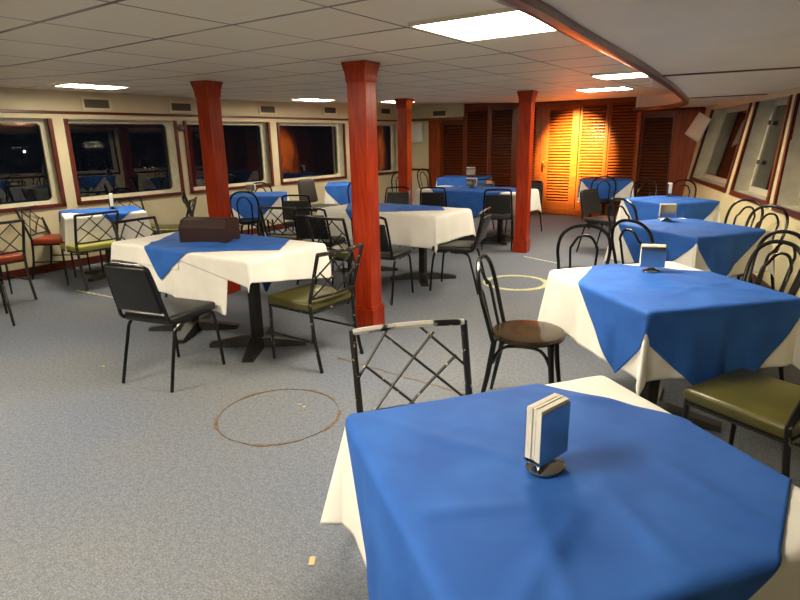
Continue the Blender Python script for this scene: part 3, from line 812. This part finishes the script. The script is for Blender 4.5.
# bentwood chairs
chair('B', -1.13, 2.86, 14, 'black hoop back chair with shiny bronze round seat between the two nearest tables', seat='bronze')
chair('B', -1.345, 4.44, 110, 'black hoop back chair behind the left corner of the second table')
chair('B', -.93, 4.84, 66, 'black hoop back chair pushed under the left side of the third table')
chair('B', -1.38, 6.40, 62, 'black hoop back chair pushed under the left side of the fourth table')
chair('B', -.55, 6.34, 236, 'left of two hoop back chairs on the wall side of the third table')
chair('B', -.34, 5.86, 236, 'right of two hoop back chairs on the wall side of the third table')
chair('B', -.21, 4.30, 228, 'farther of two hoop back chairs on the wall side of the second table')
chair('B', -.22, 3.86, 228, 'nearer of two hoop back chairs on the wall side of the second table')
chair('B', -1.95, 8.86, 258, 'left of two hoop back chairs beyond the fourth table')
chair('B', -1.44, 8.82, 255, 'right of two hoop back chairs beyond the fourth table')
chair('B', -2.70, 9.80, 109, 'hoop back chair in front of the table by the lit louvers')
chair('B', -6.22, 5.34, 128, 'hoop back chair in front of the blue table below the third left window')
chair('B', -6.95, 6.18, -52, 'hoop back chair behind the blue table below the third left window')
chair('B', -6.72, 5.02, 60, 'hoop back chair half hidden by the left column')
chair('B', -6.08, 7.62, 128, 'hoop back chair in front of the blue table beside the nearest column')
chair('B', -6.55, 10.68, -15, 'hoop back chair left of the table by the dark louvers')
chair('B', -4.66, 10.34, 195, 'hoop back chair seen edge on right of the table by dark louvers')
chair('B', -6.50, 9.43, 300, 'hoop back chair near the wall behind the thin far column')
chair('C', -6.42, 6.98, -5, 'dark cushioned chair with round back against the left wall')

# ------------------------------------------------------------------ things on the tables
def holder(x, y, rot, label, w=.10, h=.115, steel=True, tilt=0, z=.7625):
    g = thing('napkin_holder', label, 'napkin holder', (x, y, z), R(rot), 'napkin holders')
    g.rotation_euler.x = tilt
    MB().lathe([(0, 0), (.046, 0), (.047, .004), (.040, .010), (.020, .016), (.012, .022), (.012, .03), (0, .03)], 24, sx=1.1, sy=.85).build('base', M['chrome'], g)
    m = MB()
    for s in (-1, 1): m.box((0, s*.0205, .028+h/2), (w, .003, h), bevel=.001, seg=1)
    m.box((0, 0, .029), (w, .042, .003)); m.build('side_plates', M['chrome'], g, smooth=False)
    m = MB()
    for k in range(5): m.box((random.uniform(-.003, .003), -.0150+.0075*k, .034+h/2+random.uniform(0, .006)), (w-.003, .0076, h), bevel=.0008, seg=1)
    m.build('napkins', M['napkin'], g, smooth=False)
    return g
holder(-.395, 1.14, 75, 'steel napkin holder full of napkins on the nearest table', w=.105, h=.125)
holder(-.62, 3.33, 20, 'steel napkin holder on the second table from the camera', w=.125, h=.11)
holder(-.93, 5.44, 28, 'steel napkin holder on the third table from the camera', w=.13, h=.11)
holder(-1.32, 7.70, 110, 'slim pale napkin holder on the fourth right table', w=.09, h=.12)
holder(-6.62, 3.66, -30, 'napkin holder with white napkins on the table under the second window', w=.10, h=.14)
holder(-6.72, 5.86, 15, 'steel napkin holder on the table under the third window', w=.14, h=.09)
holder(-6.42, 7.92, -50, 'napkin holder seen edge on at the table under the fourth window', w=.08, h=.15)
holder(-5.35, 10.2, 25, 'napkin holder on the table before the dark louvers', w=.17, h=.14)
holder(-4.10, 7.85, 10, 'napkin holder on the long table left of the far right column', w=.16, h=.11)

# dark wooden box
g = thing('wooden_box', 'dark brown wooden box with sloping lid on the long left table', 'box', (-3.70, 2.78, .763), R(22))
prof = [(-.11, 0), (.11, 0), (.11, .15), (.07, .172), (-.02, .178), (-.07, .165), (-.11, .11)]
MB().prism(prof, 'x', -.18, .18).build('body', M['boxwood'], g, smooth=False)
for s in (-1, 1): MB().prism([(a*1.03, b*1.015) for a, b in prof], 'x', s*.186-.006, s*.186+.006).build('end_board', M['boxwood'], g, smooth=False)
g = thing('menu_stand', 'small black upright stand behind the dark brown box', 'stand', (-3.94, 2.83, .763), R(20))
MB().box((0, 0, .075), (.06, .012, .14), bevel=.003).build('board', M['vinyl'], g, smooth=False)
MB().box((0, 0, .004), (.07, .06, .008), bevel=.002).build('foot', M['vinyl'], g, smooth=False)

# ------------------------------------------------------------------ marks and scraps on the floor
def ring(name, label, x, y, r0, r1, m, jag=0, cat='floor ring'):
    b = MB(); n = 72; vs = []; fs = []
    for k in range(n):
        a = 2*PI*k/n; j = jag*(math.sin(5*a)+.6*math.sin(11*a+1)+.5*math.sin(23*a))
        for r, z in ((r0-j*.3, .001), (r0-j*.3, .004), (r1+j, .004), (r1+j, .001)): vs.append((r*math.cos(a), r*math.sin(a), z))
    for k in range(n):
        for q in range(4): fs.append((4*k+q, 4*k+(q+1) % 4, 4*((k+1) % n)+(q+1) % 4, 4*((k+1) % n)+q))
    o = b.faces(vs, fs).build(name, m); o.location = (x, y, 0); return tag(o, label, cat)
ring('carpet_seam_ring', 'frayed brown circular seam in the carpet left of the nearest table', -2.26, 2.03, .335, .345, M['browntape'], .006)
ring('floor_ring', 'flat cream ring on the carpet right of the far right column', -2.36, 5.56, .285, .345, M['yellowtape'])
def strip(name, label, p0, p1, w, m, cat='floor tape'):
    a, b = Vector((*p0, 0)), Vector((*p1, 0)); d = b-a; L = d.length
    bb = MB(); n = 24; vs = []; fs = []
    for k in range(n+1):
        j = .004*math.sin(k*1.9)+.003*math.sin(k*4.1); x = L*k/n
        vs += [(x, -w/2+j, .001), (x, w/2+j, .001), (x, w/2+j, .003), (x, -w/2+j, .003)]
    for k in range(n):
        for q in range(4): fs.append((4*k+q, 4*k+(q+1) % 4, 4*k+4+(q+1) % 4, 4*k+4+q))
    o = bb.faces(vs, fs).build(name, m); o.location = a; o.rotation_euler.z = math.atan2(d.y, d.x); return tag(o, label, cat)
strip('floor_tape', 'thin pale tape line on the carpet beyond the cream ring', (-2.83, 6.9), (-2.28, 6.7), .03, M['yellowtape'])
strip('floor_tape', 'thin yellow tape line on the carpet by the yellow green seat chair', (-6.22, 2.90), (-5.55, 2.95), .025, M['yellowtape'])
strip('carpet_seam', 'brown seam in the carpet behind the chipped lattice chair', (-2.55, 2.88), (-1.35, 2.82), .014, M['browntape'], 'carpet seam')
for k, (x, y, s, lab) in enumerate(((-2.245, 2.18, .025, 'tiny white scrap inside the frayed ring, left one'), (-2.20, 2.17, .022, 'tiny white scrap inside the frayed ring, right one'), (-1.29, 1.26, .045, 'small tan scrap on the carpet left of the nearest table'), (-3.83, 1.88, .03, 'pale scrap on the carpet left of the lone black chair'))):
    o = MB().box((0, 0, .004), (s, s*.5, .006), bevel=.0015).build('paper_scrap', M['debris']); o.location = (x, y, 0); o.rotation_euler.z = k*.9+.4
    tag(o, lab, 'scrap')

# ------------------------------------------------------------------ night outside and lamps
for x, y, z, s in ((-60, 20.5, 1.1, .16), (-60, 22.3, 1.0, .09), (-60, 25.6, 1.0, .07)):
    o = MB().lathe([(0, -s), (s*.7, -s*.7), (s, 0), (s*.7, s*.7), (0, s)], 10).build('shore_light', M['shore']); o.location = (x, y, z)
    tag(o, 'tiny white shore light in the dark beyond the left windows', 'light', 'shore lights')

dl = thing('added_spot_lamp', 'small warm ceiling spot added to light the louvers', 'ceiling light', (-3.52, 9.62, cz(-3.52, 9.62)))  # invented fixture, put here to go with the warm light on the louvers
MB().lathe([(.035, -.004), (.055, -.008), (.058, 0)], 20).build('ring', M['soffit'], dl)
MB().lathe([(0, -.003), (.034, -.003), (.034, 0)], 16).build('added_bulb', M['added_bulb'], dl)
sp = bpy.data.lights.new('added_spot_beam', 'SPOT'); so = bpy.data.objects.new('added_spot_beam', sp); col.objects.link(so)  # added beam that warms the louvers; its real source is unseen
sp.energy = 1350; sp.color = (1, .74, .31); sp.spot_size = R(54); sp.spot_blend = 1; sp.shadow_soft_size = .03
so.location = (-3.52, 9.62, cz(-3.52, 9.62)-.03)
so.rotation_euler = (Vector((-3.60, YB, 1.22))-so.location).to_track_quat('-Z', 'Y').to_euler()

w = bpy.data.worlds.new('night'); scn.world = w; w.use_nodes = True
w.node_tree.nodes['Background'].inputs[0].default_value = (.02, .025, .04, 1); w.node_tree.nodes['Background'].inputs[1].default_value = .05

scn.view_settings.view_transform = 'Standard'; scn.view_settings.look = 'None'
scn.view_settings.exposure = 1.2; scn.view_settings.gamma = 1
scn.cycles.use_denoising = True
scn.cycles.max_bounces = 8
